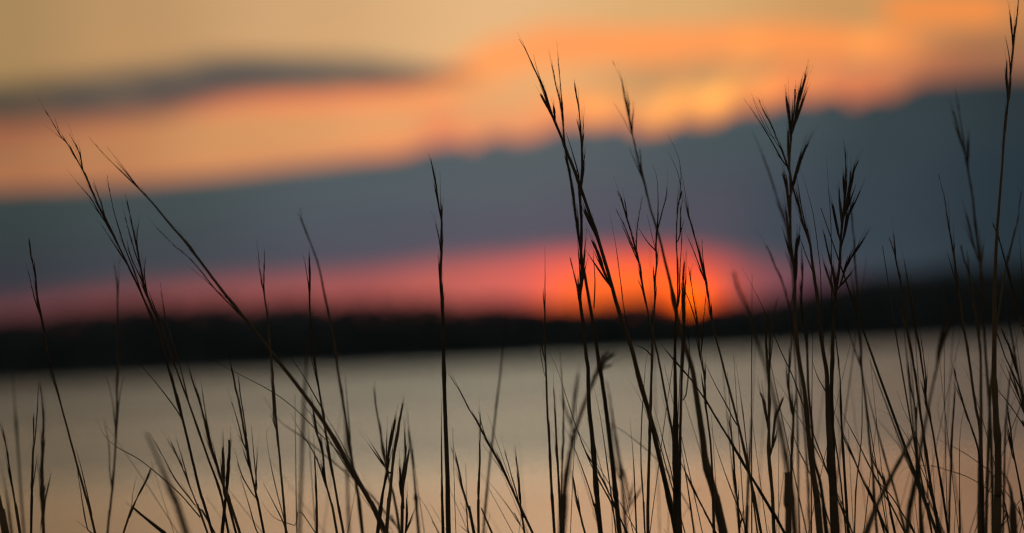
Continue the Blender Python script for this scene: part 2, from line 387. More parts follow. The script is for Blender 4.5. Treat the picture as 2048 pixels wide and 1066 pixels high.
class Mesh:
    def __init__(s): s.v = []; s.f = []
    def tube(s, P, R, sides=6, flat=1.0):
        """a tapering rod through P with radii R; flat < 1 squashes it into a blade"""
        n0 = len(s.v); n = len(P); up = Vector((0.0, 1.0, 0.15))
        for i in range(n):
            t = (P[min(i + 1, n - 1)] - P[max(i - 1, 0)]).normalized()
            a = up.cross(t)
            a = a.normalized() if a.length > 1e-6 else Vector((1, 0, 0))
            b = t.cross(a)
            for k in range(sides):
                th = 6.28318 * k / sides
                s.v.append(P[i] + a * (math.cos(th) * R[i]) + b * (math.sin(th) * R[i] * flat))
        for i in range(n - 1):
            for k in range(sides):
                q = n0 + i * sides; k2 = (k + 1) % sides
                s.f.append((q + k, q + k2, q + sides + k2, q + sides + k))
        s.f.append(tuple(n0 + k for k in reversed(range(sides))))
        s.f.append(tuple(n0 + (n - 1) * sides + k for k in range(sides)))
    def husk(s, p, d, L, w, awn, rnd):
        """one spikelet: a slim husk along d from p, with a hair at its end"""
        side = d.orthogonal().normalized()
        bend = side * rnd.uniform(-0.025, 0.025) * L
        P = [p, p + d * L * 0.25 + bend * .3, p + d * L * 0.55 + bend * .8, p + d * L + bend]
        s.tube(P, [w * 0.35, w, w * 0.8, w * 0.12], 4, 0.7)
        if awn > 0:
            e = P[-1]; d2 = (d + side * rnd.uniform(-.12, .12)).normalized()
            s.tube([P[2], e, e + d2 * awn], [w * 0.2, max(w * 0.16, 0.000065), 0.00004], 3)
    def build(s, name, m, parent, org):
        return link_mesh(name, [v - org for v in s.v], s.f, m, parent)


# one row per stalk or blade: label | metres beyond the focus distance | width at tip, foot | seed head | rod | side shoots
GRASS = '''
tall bowed grass stalk leaning far over, its tip bare against the orange sky|0|1.2,7|222-900,9,5|92,222 109,252 125,278 136,289 165,340 186,386 210,439 248,514 285,592 305,640 320,678 350,783 370,858 400,983 425,1066|c109,235 114,250 118,265;s138,266 159,307 166,340;s154,365 182,398 202,431 213,447;s186,365 202,406 212,440;s214,350 227,419 248,489 268,542 290,605;s206,454 231,493 252,525;l270,718 310,763 350,815 362,835;s307,880 330,920 352,960 390,1010
slim stalk with splayed fine spikes riding close beside the tall bowed stalk|0.03|1,6|402-760,10,6|254,402 264,448 274,497 285,551 297,596 325,660 345,718 380,813 415,913 440,983 457,1066|s250,433 268,497 286,551;s277,448 274,485 279,520;s254,481 264,518 290,575;s292,512 289,547 295,590;s320,563 332,637 347,690 362,740 378,806
hair-thin stalk forking low among the bowed pair|-0.04|0.8,5|733-960,9,7|377,733 400,808 415,860 430,920 450,985 472,1066|s403,771 413,838 426,904 440,950;s397,787 408,840 420,890
short stalk with a blunt furry club of a seed head|0.0|4.5,7|877-1000,22,5|458,880 459,904 455,955 452,996 444,1066|s446,894 447,940 448,985
stubby dark stalk splitting off low beside the furry club|0.02|3,7|960-1066,6,6|425,905 440,950 455,996 480,1066|c405,860 420,900 435,940
long bare stalk slanting steeply across from a twin forked tip|0.10|1.2,10|292-700,4,4|192,291 231,332 272,371 305,406 343,452 372,485 400,522 450,588 500,648 545,708 600,778 650,848 700,933 740,1003 772,1066|c213,293 248,336 278,377;s314,456 351,493 384,522 435,583 470,618 512,662;c374,530 400,551 442,588;l648,825 680,880 712,945 742,1003;l600,800 650,866 690,930 728,985
lone slim stalk nearest the edge with a thin forked tip over the red strip|0|1,6|474-800,9,5|58,474 64,522 71,559 76,609 83,640 90,674 100,729 113,775 126,825 144,892 161,955 176,1009 190,1066|s68,518 73,572 76,605;s57,543 68,592 76,618;l98,745 111,775 124,818;s155,942 165,1005 176,1060;l151,896 163,938 184,1030
soft upright stalk, double-tipped, faint against the dark far woods|0.22|1.2,6|522-900,7,5|239,522 237,563 235,613 235,704 234,787 232,871 226,963 218,1038 215,1066|s228,530 234,572 235,610;l213,754 224,796 229,838 232,868;s209,842 218,896 220,946 224,980;l247,754 240,790 235,830
very thin arched blade sweeping down past the furry club stalk|0.05|0.8,3.5|-|192,835 209,871 234,894 272,915 301,936 335,965 364,992 400,1034 430,1066|
broad out-of-focus blade, a smooth grey smear tapering to its tip|-0.5|5,13|-|293,867 310,905 331,955 351,1005 372,1066|
little bent stalk tipping over away from the bowed pair|0|1.2,5|938-1010,8,5|301,938 289,967 268,1009 255,1043 247,1066|c274,950 266,985 264,1006
drooping snapped stalk end hanging just above the frame's bottom|0|4,7|1015-1066,10,4|266,1015 293,1038 326,1064 335,1072|
two-pronged stalk with a bare hooked upper prong, beside the feathery plume|0|1.2,6|831-1030,14,4|67,831 67,888 64,976 62,1066|s77,762 74,829 69,888
feathery plume bristling with fine hairs all down its length|0.13|1,8|790-1066,24,13|79,766 86,821 86,879 84,946 86,1017 87,1066|
stalk cut by the picture edge with a dense narrow seed head|0|1.4,5|870-990,12,4|0,846 13,900 21,950 31,1013 40,1066|
thick dark stub poking in at the bottom corner|-0.05|6,13|-|-2,990 6,1038 12,1072|
faint blurred straight blade furthest from focus beside the feathery plume|0.45|2.5,6|-|25,745 31,829 40,955 48,1066|
short faint blurred blade rising behind the edge stalk|0.4|2,6|-|0,921 13,988 23,1066|
fine loose stalk with wispy side tips curving into the bowed pair's foot|0.04|0.8,4|879-1000,7,10|335,879 360,925 376,963 397,1017 415,1066|s353,879 368,929 376,960;c362,967 389,1009 397,1020
stalk with loose stepwise spikelets like a ladder, leaning slightly|0|1.2,6|729-960,16,6|461,729 470,771 480,817 491,879 501,938 514,996 528,1066|s476,750 482,796 493,871;s464,806 476,846 487,888;s472,909 484,950 505,988;l503,854 508,913 514,976;s515,904 512,955 511,985;l480,950 498,1010 514,1063
straight slim stalk with a two-pointed tip, midway to the lone tall stalk|0|1,6|504-920,9,4|516,504 523,561 530,601 535,640 539,683 545,745 549,808 556,879 562,946 568,1013 572,1066|s529,499 528,572 530,602;c537,601 536,640;s541,733 547,821 550,850;l526,965 547,1005 566,1043
hair-fine blade with a curled hook at its tip|0.02|0.7,2.5|-|542,851 536,856 533,867 537,904 547,955 560,1009 575,1066|
wide blurred upright stalk standing well behind, grey and soft|0.6|4,9|-|614,683 612,745 608,808 604,913 601,996 599,1066|
stalk with beaded seed spikes and a twin tip above the dark woods|0|1,6|526-980,11,4|618,491 619,543 619,587 621,640 627,683 633,745 641,796 650,854 658,904 669,967 679,1026 687,1066|s610,526 618,579 620,615;l621,712 633,758 640,790;l581,714 606,750 627,787 648,825
lower beaded stalk running parallel close under its taller neighbour|0.03|1,5|808-1000,16,4|625,808 633,863 646,913 652,967 664,1013 674,1066|s627,821 634,860;s598,858 631,913 652,971
soft-edged dark stalk bending gently, its tip over the grey cloud|0.2|2,8|455-860,6,4|600,415 608,455 623,491 638,535 647,579 660,640 669,687 675,737 683,787 692,842 700,896 708,946 717,996 725,1066|l690,750 696,821 701,880
blurred pale shaft standing behind the soft-edged bending stalk|0.5|3,7|-|690,829 696,996 698,1066|
short thin upright stalk with a knobbly middle|0|1,5|930-1010,14,4|627,867 630,934 633,996 634,1066|
long wire-thin blade arching down from the shore line to the slanting stalk|0.06|0.8,3|-|413,714 455,737 505,762 556,791 598,825 639,867 673,900 698,938 735,1000 765,1066|
softly blurred arching blade under the long wire-thin one|0.28|1.5,4|-|526,791 560,842 606,875 648,909 698,950 740,988 790,1050 800,1066|
almost flat wiry blade lying low across the bottom|0.08|1,2.5|-|522,1001 547,1034 589,1051 631,1066|
dark blurred stalk crossing the paired swords at their base|0.18|2,7|800-930,5,4|750,762 752,812 759,854 767,904 775,946 787,990 793,1022 800,1066|
sword-shaped upright seed head, the taller of a crossing pair|0|3,9|804-960,18,3|806,808 802,825 797,855 791,888 785,934 779,996 773,1066|s790,840 783,879 773,938
narrower sword-shaped head leaning with its taller twin|0.02|4,7|930-1040,10,3|777,900 774,945 766,984 760,1030 755,1066|
bundled stalk of several short pointed heads packed together|0|2.2,8|863-1000,20,5|809,863 810,913 806,963 805,1017 804,1066|s818,900 812,940 807,975;s800,934 803,985;s814,996 811,1066
blurred narrow stalk rising just past the bundled heads|0.25|1.5,7|860-960,6,4|814,817 819,871 825,921 831,984 837,1066|
thin trailing blade dropping toward the lone tall stalk|0.12|1,2.5|-|833,984 856,1022 877,1066 885,1080|
lone tall ramrod stalk between the slanting stalk and the sun, knotted seed head|0|1.5,10|350-700,22,3|857,307 866,341 874,385 878,415 883,440 883,470 883,506 881,561 885,616 887,704 889,787 892,871 895,955 897,1066|c880,341 881,404 883,440;s871,448 878,477 882,505
slender bare shaft running tight alongside the lone tall ramrod stalk|0.04|1,6|-|883,796 883,892 884,976 886,1066|
blurred stalk leaning the other way beyond the lone tall ramrod|0.33|2.5,6|680-860,5,4|1013,628 1007,683 1001,745 994,800 986,871 978,938 971,1017 967,1066|
greenish leaning stalk with splayed thin prongs beyond the ramrod|0|0.8,6|746-1000,9,5|896,746 919,781 940,821 959,852 982,896 1007,942 1032,996 1049,1034 1065,1066|s957,823 969,867 983,898;c975,827 994,884 1019,955 1033,996;c965,888 986,917 1003,940;s1009,900 1024,955 1034,990
small bristly stalk tucked behind the foot of the greenish leaning stalk|0.03|0.8,5|913-1040,12,6|1032,913 1038,967 1042,1022 1049,1066|
short ragged stalk leaning, first past the ramrod's foot|0|1.2,6|910-1040,12,5|904,900 917,938 927,984 940,1026 948,1066|s931,990 934,1034 938,1066
short rough upright stalk standing inside the greenish stalk's lean|0.03|1.2,6|835-1010,16,4|961,825 960,879 959,934 957,996 957,1066|
thin dark blade starting low by the rough upright stalk|0|1,4|-|961,1013 972,1040 984,1066|
wispy blade slanting under the greenish stalk's prongs|0.1|0.8,2.2|-|965,948 994,984 1019,1017 1040,1051 1050,1066|
slim upright stalk with long needle tip at the near end of the glow|0.06|1,7|600-900,8,3|1090,492 1090,539 1090,587 1090,635 1090,683 1093,766 1095,829 1099,892 1103,976 1109,1066|l1080,633 1084,691 1092,730;c1084,640 1080,690 1088,745
knobbly shorter stalk touching the needle-tipped one|0.05|1,6|790-980,12,4|1107,775 1111,842 1114,904 1118,976 1122,1066|
soft thin upright stalk third in the trio under the glow's near end|0.2|1.5,5|760-940,8,4|1120,704 1124,766 1127,829 1126,892 1124,955 1125,1066|
out-of-focus dark plume bending over the water like a plucked feather|-0.36|5,14|703-950,9,9|1216,700 1201,722 1189,758 1174,793 1154,853 1139,913 1129,983 1124,1066|s1228,708 1208,725 1190,752;s1224,730 1199,743 1184,773;s1156,748 1150,800 1144,853
thin arched blade crossing the out-of-focus plume|0.02|0.8,3.5|-|1099,703 1115,740 1129,783 1154,858 1184,933 1224,1008 1255,1066|
highest leaning stalk, thick dark seed head topping the orange cloud|0|2.6,10.4|115-560,22,4|1038,78 1050,97 1061,121 1077,156 1092,191 1105,232 1124,277 1137,312 1153,353 1169,398 1188,453 1203,501 1219,555 1232,603 1245,645 1258,680 1269,718 1279,763 1298,824 1313,889 1329,957 1344,1026 1352,1066|c1067,109 1075,143 1085,168;s1080,188 1096,216 1106,235;s1107,213 1110,235;l1132,264 1144,302 1157,348;s1170,415 1181,447 1197,482;s1183,482 1197,511 1216,562
ghostly olive stalk with a twin feather tip behind the highest leaning stalk|0.10|1,10|140-520,20,4|1104,130 1113,175 1121,210 1126,248 1129,280 1134,322 1142,363 1147,398 1151,428 1157,469 1165,523 1176,587 1184,635 1197,718 1207,782 1216,851 1224,919 1231,988 1239,1066|s1116,117 1123,194 1127,240
upright stalk with plaited seed head, crossing the highest leaning stalk|0|1.6,10|200-640,24,4|1148,157 1156,210 1161,251 1163,290 1164,325 1163,366 1160,399 1163,453 1162,508 1164,559 1160,597 1167,654 1173,718 1176,736 1178,812 1186,889 1193,984 1201,1066|s1166,232 1166,277 1164,310;s1153,239 1160,267 1163,290;s1169,309 1165,350;s1172,472 1168,517 1165,550;s1155,479 1159,533 1161,580;s1140,515 1149,552 1161,600;l1186,504 1190,560 1188,616
single hair of a stalk rising bare through the glow|0.05|0.8,3|-|1219,425 1232,495 1243,578 1248,616 1262,690 1283,760
faint softly blurred stalk before the bank of cloud, twin tipped over the orange|0.17|1.2,18|127-420,7,5|1228,127 1244,165 1255,213 1263,258 1271,296 1281,338 1292,379 1302,421 1318,472 1331,527 1342,571 1352,619 1367,683 1384,736 1393,793 1405,873 1412,927 1428,984 1447,1066|c1226,204 1246,235 1261,264;s1254,181 1259,220;s1267,216 1265,255;l1258,294 1271,325 1289,366;s1279,296 1283,335
many-tipped stalk in front of the sun's near side, like a spread hand|0|1,7|385-600,9,5|1235,385 1245,409 1254,437 1264,472 1272,504 1280,536 1286,574 1294,616 1305,667 1315,708 1325,759 1336,820 1346,873 1352,930 1362,1066|s1248,396 1254,430;s1231,418 1248,450 1264,488 1272,506;s1247,457 1264,495 1274,518;s1280,421 1274,463 1273,503;s1275,559 1285,581 1292,610
thick-sheathed stalk splitting into two points, in front of the glow|0|1.2,8|470-700,9,3|1305,328 1314,357 1316,398 1316,418 1315,453 1312,495 1313,533 1309,565 1310,597 1307,635 1305,673 1304,718 1302,786 1300,850 1298,927 1296,1003 1296,1066|s1334,372 1331,400 1325,421 1317,453;l1277,456 1296,485 1312,503;c1294,428 1304,472 1311,500
thin bare shaft close by the thick-sheathed two-point stalk|0.03|0.8,4|-|1300,690 1292,725 1287,786 1283,850 1282,927 1287,1003 1290,1066|
thickest olive trunk of a stalk rising straight below the sun|0|1.2,17|300-600,6,2|1360,380 1359,400 1355,421 1353,485 1355,539 1355,603 1351,640 1350,718 1351,812 1351,889 1353,965 1356,1066|c1335,269 1351,299 1360,328 1362,360 1360,385;c1337,304 1354,341 1361,372;s1361,444 1363,485 1360,539 1358,603;s1365,400 1361,430 1360,470
arching stalk ending in a thin cluster, right over the sun's far side|0.02|0.9,7|412-660,11,4|1358,330 1366,360 1374,412 1380,441 1390,476 1400,514 1409,552 1415,584 1420,616 1427,657 1436,692 1443,718 1449,743 1469,818 1489,903 1504,973 1522,1066|c1375,393 1378,430;s1404,482 1407,533 1411,560;s1376,476 1393,517 1407,555;l1410,726 1432,772 1452,808 1468,840
dark bristly stalk standing squarely before the sun's core|0.08|2,9|530-720,20,5|1369,523 1367,559 1366,603 1368,660 1364,740 1362,800 1360,900 1358,1066|s1372,560 1369,600 1368,640;s1364,590 1366,640;l1374,640 1379,712 1372,790
pair-tipped slim stalk just past the sun's core|0.04|0.9,6|560-860,9,4|1385,527 1382,559 1387,597 1392,629 1396,667 1401,715 1409,755 1412,812 1420,877 1424,934 1428,1066|s1411,600 1406,651 1403,699;l1364,568 1379,603 1391,640
long blade-like stalk lying at a slant from the sun's foot to the bottom|0.04|0.8,7|700-1000,8,3|1320,685 1325,692 1359,732 1390,770 1416,809 1439,847 1460,881 1497,944 1530,999 1556,1044 1569,1066|l1269,690 1290,698 1304,713
thin spike of a stalk bare over the grey water past the sun|0|0.7,4|-|1471,722 1478,769 1486,827 1492,882 1497,928 1506,1000 1515,1066|
thread-thin leaning blade low past the sun|0.03|0.7,3|-|1419,843 1432,892 1455,960 1475,1012 1494,1064|
knotty low stalk between the sun and the solitary clubbed stalk|0.02|1,5|850-1040,14,6|1455,824 1460,856 1467,908 1470,963 1476,1012 1479,1066|s1486,1022 1481,1050 1478,1066
blurred low stalk behind the knotty one|0.22|1.5,5|860-990,10,4|1501,830 1501,876 1497,950 1494,1012 1492,1066|
solitary clubbed stalk, thick brown head ending below the woods|0|2,9|640-900,18,3|1552,602 1550,623 1544,648 1541,682 1539,713 1538,778 1538,850 1538,915 1544,980 1548,1066|s1534,645 1533,698 1537,760;s1520,785 1530,814 1535,850;s1567,795 1559,817 1549,850 1543,902;l1547,667 1541,720
long thin blade crossing behind the solitary clubbed stalk|0.02|0.8,4|-|1484,535 1502,568 1521,605 1536,639 1547,667 1564,707 1583,747 1601,795 1620,850 1650,930 1680,1010 1700,1066|
wiry blade slanting off the clubbed stalk's shoulder|0.04|0.8,3|-|1543,746 1569,785 1608,853 1640,915 1680,1000 1705,1066|
lower wiry blade slanting parallel off the clubbed stalk|0.05|0.8,3.5|-|1543,795 1582,859 1595,895 1614,934 1640,990 1665,1066|
very blurred dark stalk curving in front of the shore past the sun|-0.45|5,14|560-760,8,6|1468,543 1480,586 1496,623 1508,660 1521,698 1535,745 1549,800 1559,850 1572,915 1578,953 1590,1066|
heavy black fan-topped stalk towering into the lit cloud edge|-0.08|3,14|200-660,16,5|1590,178 1589,212 1587,232 1582,281 1579,334 1581,380 1581,429 1582,498 1589,543 1590,583 1590,640 1594,690 1600,730 1610,790 1616,860 1624,930 1634,1000 1640,1066|s1610,150 1604,180 1594,216 1589,249;s1572,196 1577,229 1581,262;s1615,290 1604,314 1594,344 1584,380;s1564,347 1574,386 1580,439;s1577,262 1578,320;s1572,420 1578,470 1584,520;s1600,470 1592,520 1590,570
split-tipped stalk arching into the heavy black fan-topped one|0|1.5,16|203-700,14,4|1519,203 1531,229 1544,255 1558,288 1571,321 1581,354 1590,390 1600,423 1610,459 1620,491 1627,543 1632,580 1637,620 1641,667 1648,713 1654,753 1656,834 1659,882 1663,947 1666,996 1669,1066|c1502,186 1521,225 1541,265 1552,285;s1507,225 1525,252 1544,284 1567,324;s1595,363 1604,419 1616,472;s1601,478 1613,512 1630,555;c1505,196 1523,240 1540,270;l1623,716 1635,753 1655,790
blurred stalk leaning into the fan-topped one from the sun's side|0.3|2,6|300-470,5,4|1505,262 1521,301 1538,347 1551,386 1564,429 1574,462 1584,540 1592,640 1600,760 1612,900 1620,1066|
thin blurred stalk leaning over the purple strip near the fan-topped stalk|0.26|1.5,5|500-640,6,5|1533,493 1549,530 1567,574 1578,614 1586,660 1592,760 1596,900 1598,1066|s1569,499 1586,552 1584,600
bare curved whip of a stalk beside the split-tipped arch|0.02|0.8,4|-|1600,336 1613,377 1627,432 1636,498 1641,543 1643,605 1648,700 1662,820 1680,950 1692,1066|
straight needle stalk standing before the antler-shaped head|0|0.8,4|-|1653,314 1656,363 1661,429 1663,498 1663,560 1664,640 1662,760 1661,900 1664,1066|
antler-shaped stalk of many thick upright prongs against the grey cloud|0|2,10|300-760,12,5|1687,278 1691,321 1691,363 1689,400 1686,439 1682,472 1680,512 1677,549 1672,580 1669,623 1666,667 1665,713 1663,778 1664,860 1668,950 1674,1066|s1717,321 1705,354 1697,393 1689,430;s1719,385 1705,416 1692,446 1686,480;s1678,377 1681,423 1684,455;s1686,354 1689,395;s1664,409 1673,446 1679,476;s1727,478 1716,496 1700,521 1688,546 1680,572;s1648,469 1657,506 1665,543 1671,585;s1648,527 1657,555 1668,590;s1700,345 1698,385 1691,425
blurred stalk just past the antler-shaped one|0.2|1.5,7|400-760,7,4|1698,390 1705,452 1709,498 1711,543 1716,605 1717,651 1722,698 1723,736 1733,817 1739,882 1746,947 1749,1012 1754,1066|l1700,534 1706,574 1714,620;l1682,602 1694,651 1709,698 1723,738
feathery blurred stalk packed behind the split-tipped arch|0.16|2,9|520-720,16,6|1603,500 1604,558 1603,605 1607,651 1614,698 1617,785 1624,850 1627,915 1640,963 1647,1012 1653,1066|
feather-edged stalk standing low on the fan-topped stalk's near side|0.12|1.5,8|679-960,16,5|1583,679 1580,729 1578,778 1586,830 1585,876 1582,947 1580,1066|s1591,790 1588,840 1586,880;s1572,720 1576,770 1582,820
blunt thick stub of a stem low beside the fan-topped stalk|0.2|11,14|-|1575,944 1577,1012 1577,1072|
straight smooth stalk standing clear past the antler's foot|0|1,8|671-760,6,3|1671,670 1679,744 1681,785 1684,866 1689,947 1695,1044 1697,1066|
thin near-vertical blade with a slight bow past the straight smooth stalk|0.03|1,3.5|-|1724,700 1724,736 1724,850 1720,908 1713,967 1709,1066|
long taut blade slanting from the split-tipped arch to the bottom|0.03|0.8,4|-|1666,788 1692,840 1718,889 1740,934 1775,1000 1810,1066|
heavier taut blade slanting below the long one|0.05|1.5,6|-|1666,821 1682,856 1702,902 1724,957 1740,989 1775,1066|s1676,840 1690,880 1706,915
slender many-haired stalk in the gap past the antler-shaped one|0|0.9,8|480-860,10,4|1787,461 1793,521 1800,559 1806,598 1811,639 1817,677 1825,719 1833,769 1842,834 1850,889 1856,931 1863,979 1872,1028 1881,1066|s1777,473 1789,508 1797,547;s1797,609 1809,649 1818,680
twin of the many-haired stalk, shorter and straighter|0.02|0.9,6|531-860,10,4|1810,531 1817,572 1822,604 1828,636 1833,671 1841,709 1850,775 1855,817 1863,850 1871,898 1879,947 1887,996 1897,1066|s1841,671 1848,719 1853,770
soft dark shaft behind the many-haired twins|0.14|1.5,7|720-860,8,4|1814,700 1822,775 1832,827 1832,866 1835,915 1840,979 1842,1066|
thick blurred stalk crossing the others backward over the water|-0.3|3,12|620-740,5,4|1911,620 1899,652 1886,687 1873,740 1866,769 1853,834 1843,889 1832,954 1821,1012 1814,1066|s1889,639 1881,687 1874,730
blurred rod lying nearly diagonal, low among the crowded stems|-0.3|6,10|-|1828,868 1808,905 1782,954 1752,1015 1736,1057 1730,1072|
fine stalk with a faint pair of tips left of the tallest edge stalk|0|0.9,9|355-720,8,4|1878,355 1888,394 1897,448 1903,486 1910,528 1915,566 1921,607 1927,655 1935,697 1945,769 1952,817 1960,856 1963,915 1966,1066|c1897,400 1900,460 1904,490;l1894,502 1905,540 1912,560;s1908,486 1909,515
ghostly blurred stalk high against the dark end of the cloud|0.25|2,9|230-620,7,6|1910,179 1919,229 1929,296 1937,347 1945,394 1951,448 1956,496 1961,537 1964,579 1968,650 1972,720 1980,830 1984,950 1986,1066|s1905,223 1917,260 1926,295;s1937,284 1936,330;s1932,429 1943,470 1954,512;s1966,493 1961,540
blurred dark stalk knotted with stubby spikes before the woods' end|0.2|3,12|515-700,12,7|1922,490 1927,515 1937,544 1943,579 1950,623 1956,665 1961,706 1962,785 1962,850 1960,915 1960,979 1962,1066|
thin wandering blade falling across the tallest edge stalk|0.02|0.8,4|-|1910,508 1927,524 1943,550 1956,585 1972,617 1985,649 1998,677 2010,713 2023,740 2050,800 2075,870|
tallest edge stalk, a stiff dark rod running out of the picture's top|-0.03|2,17|-40-330,14,3|2041,-40 2037,0 2032,51 2026,98 2020,158 2014,221 2008,276 2004,335 1999,400 1994,464 1991,528 1989,591 1989,655 1988,740 1989,769 1992,834 1996,898 1996,979 1994,1066|s2020,28 2024,67 2026,95;l2010,71 2018,110 2021,150;s2014,126 2014,173 2016,205
blurred stalk leaning back across the tallest edge stalk|0.16|1.5,8|400-560,4,3|2034,370 2041,390 2040,406 2034,445 2025,483 2015,524 2007,559 2001,604 1994,649 1985,740 1978,850 1972,1066|
thin bare stalk brushing the picture edge beyond the tallest one|0.03|0.9,3.5|-|2036,441 2041,505 2045,559 2052,640 2066,800 2075,900|
spiky stalk slanting out at the edge beyond the tallest rod|0|0.8,4|448-660,9,4|1986,448 2001,489 2013,534 2023,572 2033,617 2042,649 2054,690 2075,760|
hair-fine stalk slanting out just under the spiky one|0.02|0.7,3|-|1982,499 1998,534 2010,572 2026,604 2048,655 2075,720|
thin two-tipped stalk rising in the open water before the edge crowd|0|0.8,7|736-860,7,4|1907,736 1918,778 1931,821 1944,859 1957,902 1962,960 1966,1066|s1905,762 1924,804 1938,842
rough-edged upright stalk alone in the open water gap|0.06|1.2,5|800-960,20,3|1908,788 1907,827 1904,876 1902,931 1900,996 1898,1066|
bent hair-thin blade bowing up from the bottom in the open gap|0.02|0.8,2.5|-|1936,791 1928,821 1921,859 1919,915 1919,996 1920,1066|
short stalk with stubby bead-like head near the picture edge|0|1.4,6|814-920,16,4|2015,814 2022,866 2027,908 2035,947 2044,996 2055,1066|s2011,850 2018,880 2026,915
long wiry arc bowing over the open gap into the edge crowd|0.02|0.8,2.5|-|1851,866 1882,882 1915,898 1947,918 1980,944 2010,980 2040,1030 2050,1066|
low round wiry arc, curving up and over above the bottom|0.04|0.8,2.2|-|1790,975 1800,945 1817,934 1840,931 1866,932 1898,941 1931,952 1963,970 1989,992 2015,1030 2030,1066|
arched wiry blade springing from the diagonal rod|0.02|0.8,2.5|-|1754,819 1775,827 1798,850 1817,879 1832,915 1850,954 1863,996 1880,1066|
thin straight blade before the soft dark shaft|0.03|0.8,3|-|1793,778 1808,821 1830,866 1845,920 1862,990 1876,1066|
thin blade slanting below the arched wiry one|0.05|0.8,3|-|1785,840 1798,889 1817,931 1834,963 1856,1012 1872,1066|
taut low blade slanting under the diagonal rod|0.02|1,4|-|1720,898 1752,957 1785,996 1827,1064 1835,1080|
lowest taut blade beneath the diagonal rod|0.04|1.2,5|-|1720,944 1746,996 1769,1066|
blurred stem crossing behind the blurred stalk past the antlers|0.2|2,6|-|1728,755 1744,820 1759,876 1773,928 1791,986 1808,1054 1812,1066|
blurred slanting stem running under the many-haired stalk|0.25|2,5|-|1756,840 1791,882 1817,921 1846,976 1880,1050 1888,1066|
thin stem leaning low just past the taut blades|0.03|1,5|905-1000,8,4|1744,905 1756,941 1772,979 1785,1044 1790,1066|
pale blurred bent straw in the open water gap|0.3|1.2,3|-|1882,782 1876,824 1892,876 1905,930 1915,1000 1925,1066|
dark blurred stem in the bottom corner crowd|-0.2|3,13|-|2002,941 2018,967 2025,1012 2028,1072|
thin blade crossing the corner crowd backward|0.02|1,3|-|2060,975 2048,989 2022,1028 2002,1057 1995,1072|
wiry stem slanting off the picture edge above the corner crowd|0.03|1,4|720-820,6,4|2014,720 2028,759 2044,811 2065,880|
second wiry stem slanting off the edge, softer and lower|0.08|1,4|-|1996,720 2022,772 2048,824 2070,880|
blurred dark stalk bunched behind the tallest rod's middle|0.18|2,7|640-760,7,5|2017,623 2021,655 2026,690 2034,735 2046,800 2070,930|
blurred stem forking with it beside the picture edge|0.2|2,6|-|2039,649 2032,690 2022,740 2012,840 2008,960 2006,1066|
stem of small knots curving out at the edge below the woods|0.03|1,4|655-760,9,5|2004,655 2012,680 2022,705 2036,750 2056,830 2075,900|
thin blade falling away behind the tallest rod|0.04|0.8,3|-|1941,723 1980,762 2015,804 2048,853 2070,900|
fine blade slanting from the open gap to the tallest rod's foot|0.04|0.8,3|-|1924,726 1945,775 1968,850 1990,930 2010,1010 2020,1066|
thin upright blade with a slight bend between the plume and the leaning stalk|0.02|0.8,3.5|-|1186,770 1199,824 1210,896 1222,988 1232,1066|
thin straight blade standing alone over the peach reflection|0.02|0.7,4|-|1260,840 1266,908 1270,984 1273,1066|
short bent blade arching to the thick-sheathed stalk|0|0.8,3|-|1260,763 1275,787 1287,812 1300,850 1318,920 1340,1010 1350,1066|
slim blade fanning out from the olive trunk's foot|0.03|0.8,4|-|1304,801 1318,850 1332,905 1344,950 1352,1010 1358,1066|
steeper slim blade inside the fan by the olive trunk|0.05|0.8,4|-|1323,786 1334,830 1344,866 1352,930 1358,1010 1362,1066|
low blade curving past the olive trunk's foot|0.02|1,4|-|1359,873 1374,965 1382,1020 1388,1066|
curved blade leaving the olive trunk low toward the taut slanting stalk|0.03|0.8,4|900-1020,6,4|1359,920 1378,960 1398,1000 1420,1045 1432,1066|
blurred feathery stalk behind the leaning stalk's lower stem|0.4|2,9|780-1000,14,8|1214,763 1226,839 1235,896 1245,976 1252,1066|s1237,919 1250,960 1258,1010;s1222,850 1226,900 1236,950
thin stem slanting through the foot of the out-of-focus plume|0.03|0.8,4|-|1123,843 1146,889 1169,950 1188,1010 1200,1066|
small spiky stalk low between the plume and the plaited stalk|0.02|0.9,5|942-1056,14,6|1144,942 1153,995 1167,1056 1170,1066|
blurred blade drooping across behind the leaning stalk's foot|0.22|1.2,2.5|-|1188,833 1233,854 1271,881 1310,915 1344,957 1380,1020 1390,1066|
rough thin stem slanting from the plaited stalk to the leaning stalk's foot|0.03|0.9,4|904-1010,9,4|1172,904 1203,957 1226,1003 1252,1064 1256,1075|
'''.strip().split('\n')
PX = 3.0 / F                                    # one photo pixel at the focus distance, metres

def widths(n, wt, wb, s, curve_pow=0.75):
    return [0.5 * (wt + (wb - wt) * (k ** curve_pow)) * s for k in ([i / (n - 1) for i in range(n)])]

